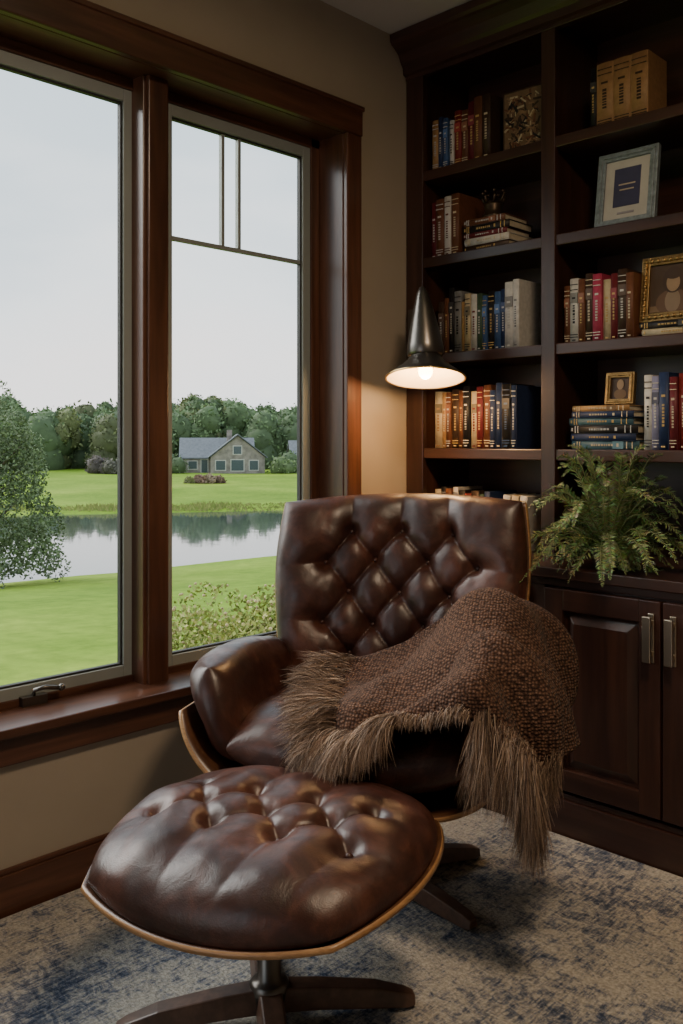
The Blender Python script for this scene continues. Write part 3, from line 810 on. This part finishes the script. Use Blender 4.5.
for i in range(len(b.v)): b.v[i]=tuple(XF@Vector(b.v[i]))
b.obj('main_building',[stone,roofm,whitem,winm],0,hs)
x,y=SW(116,14.4); XF=T((x,y,gz(x,y)-.1))@HR; b=MB(); gable(b,-1.8,3.5,0,6,2.,4.2,'x')
for wx0 in (-1.4,0,1.6): b.box(wx0,wx0+.9,-.06,0,.5,1.6,3)
for i in range(len(b.v)): b.v[i]=tuple(XF@Vector(b.v[i]))
b.obj('neighbour_house',[stone,roofm,whitem,winm])
def leafcloud(b,centers,cnt,size,cols):
    for (c,r,zr) in centers:
        for _ in range(int(cnt*r*r)):
            v=Vector((random.gauss(0,1),random.gauss(0,1),random.gauss(0,1))).normalized()*(U(.55,1.0)**.5)
            p=Vector(c)+Vector((v.x*r,v.y*r,v.z*zr)); a=Vector((U(-1,1),U(-1,1),U(-1,1))).normalized()*size*U(.6,1.3)
            d=a.cross(Vector((U(-1,1),U(-1,1),U(-1,1)))).normalized()*size*.55
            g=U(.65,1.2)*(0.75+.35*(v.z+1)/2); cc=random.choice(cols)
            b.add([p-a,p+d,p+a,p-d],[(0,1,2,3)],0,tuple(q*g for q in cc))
tree=empty('willow_tree')
tx,ty_=2.16+27*(-.974),27*.441
tg=gz(tx,ty_)
b=MB(); b.tube([(tx,ty_,tg-.2),(tx+.1,ty_,tg+1.5),(tx,ty_+.1,tg+4.6)],[.18,.13,.06],8,1)
for k in range(9):
    a=U(0,2*PI); z=U(1,3.6); b.tube([(tx,ty_,tg+z),(tx+.9*math.cos(a),ty_+.9*math.sin(a),tg+z+.8)],[.05,.02],6,1)
b.obj('trunk',[FOL,plain('bark',(.09,.07,.05),.9)],0,tree)
b=MB(); cs=[((tx,ty_,tg+5.5),.6,.8),((tx,ty_,tg+4.6),1.1,1.0),((tx,ty_,tg+3.4),1.6,1.2),((tx,ty_,tg+2.2),1.8,1.3),((tx,ty_,tg+1.2),1.6,1.0)]
for k in range(38):
    a=U(0,2*PI); z=U(.6,4.8); rr=2.0-.26*z; cs.append(((tx+rr*math.cos(a),ty_+rr*math.sin(a),tg+z),U(.3,.65),U(.45,.8)))
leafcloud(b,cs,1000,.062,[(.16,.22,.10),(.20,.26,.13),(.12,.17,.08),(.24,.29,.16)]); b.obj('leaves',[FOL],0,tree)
b=MB(); cs=[]
for k in range(40):
    X=U(-3.4,-1.9); Y=.70*(2.16-X)+.10+U(0,1.9); g0=gz(X,Y); cs.append(((X,Y,g0+U(.40,.82)),U(.26,.40),U(.26,.36)))
leafcloud(b,cs,6000,.020,[(.32,.37,.08),(.40,.43,.11),(.23,.30,.06),(.48,.44,.16)])
for c,r,zr in cs:
    for _ in range(14):
        v=Vector((random.gauss(0,1),random.gauss(0,1),abs(random.gauss(0,1)))).normalized(); b.sphere((c[0]+v.x*r,c[1]+v.y*r,c[2]+v.z*zr),.012,0,(.60,.46,.26),n=6)
for c,r,zr in cs: b.tube([(c[0],c[1],gz(c[0],c[1])-.05),(c[0],c[1],c[2])],.015,6,0,(.1,.07,.04))
b.obj('flowering_shrub',[FOL])

# ---------------------------------------------------------------- world + lights
w=bpy.data.worlds.new('overcast_sky'); bpy.context.scene.world=w; w.use_nodes=True; nt=w.node_tree
bg=nt.nodes['Background']; tc=N(nt,'ShaderNodeTexCoord'); sx=N(nt,'ShaderNodeSeparateXYZ'); nt.links.new(tc.outputs['Generated'],sx.inputs[0])
r=ramp(nt,[(.0,(.92,.88,.88)),(.14,(.82,.85,.88)),(.30,(.60,.69,.76)),(.6,(.52,.62,.70))]); 
n=N(nt,'ShaderNodeTexNoise'); n.inputs['Scale'].default_value=2.6; n.inputs['Detail'].default_value=4
mp=N(nt,'ShaderNodeMapping'); mp.inputs['Scale'].default_value=(1,1,3); nt.links.new(tc.outputs['Generated'],mp.inputs[0]); nt.links.new(mp.outputs[0],n.inputs['Vector'])
ad=N(nt,'ShaderNodeMath',operation='MULTIPLY_ADD'); ad.inputs[1].default_value=.6; nt.links.new(n.outputs[0],ad.inputs[0])
s2=N(nt,'ShaderNodeMath',operation='SUBTRACT'); s2.inputs[1].default_value=.30; nt.links.new(sx.outputs[2],s2.inputs[0]); nt.links.new(s2.outputs[0],ad.inputs[2])
nt.links.new(ad.outputs[0],r.inputs[0]); nt.links.new(r.outputs[0],bg.inputs[0]); bg.inputs[1].default_value=2.2
def sun(name,d,e,ang,col):
    l=bpy.data.lights.new(name,'SUN'); l.energy=e; l.angle=math.radians(ang); l.color=col
    o=bpy.data.objects.new(name,l); COL.objects.link(o); o.rotation_euler=Vector(d).to_track_quat('-Z','Y').to_euler(); o.location=(-6,0,6)
sun('hazy_sun',(.80,.35,-.62),4.8,50,(1,.96,.90))
l=bpy.data.lights.new('ceiling_downlight','AREA'); l.energy=34; l.shape='DISK'; l.size=.4; l.color=(1,.76,.52)
o=bpy.data.objects.new('ceiling_downlight',l); COL.objects.link(o); o.location=(1.8,1.2,2.6)

# ---------------------------------------------------------------- camera
cd=bpy.data.cameras.new('camera'); cam=bpy.data.objects.new('camera',cd); COL.objects.link(cam)
cam.location=(2.16,0,1.18); cam.rotation_euler=(PI/2,0,math.radians(44.5))
cd.sensor_fit='HORIZONTAL'; cd.sensor_width=36; cd.lens=900/683*36; cd.shift_y=-72/683; cd.clip_end=1000
bpy.context.scene.camera=cam
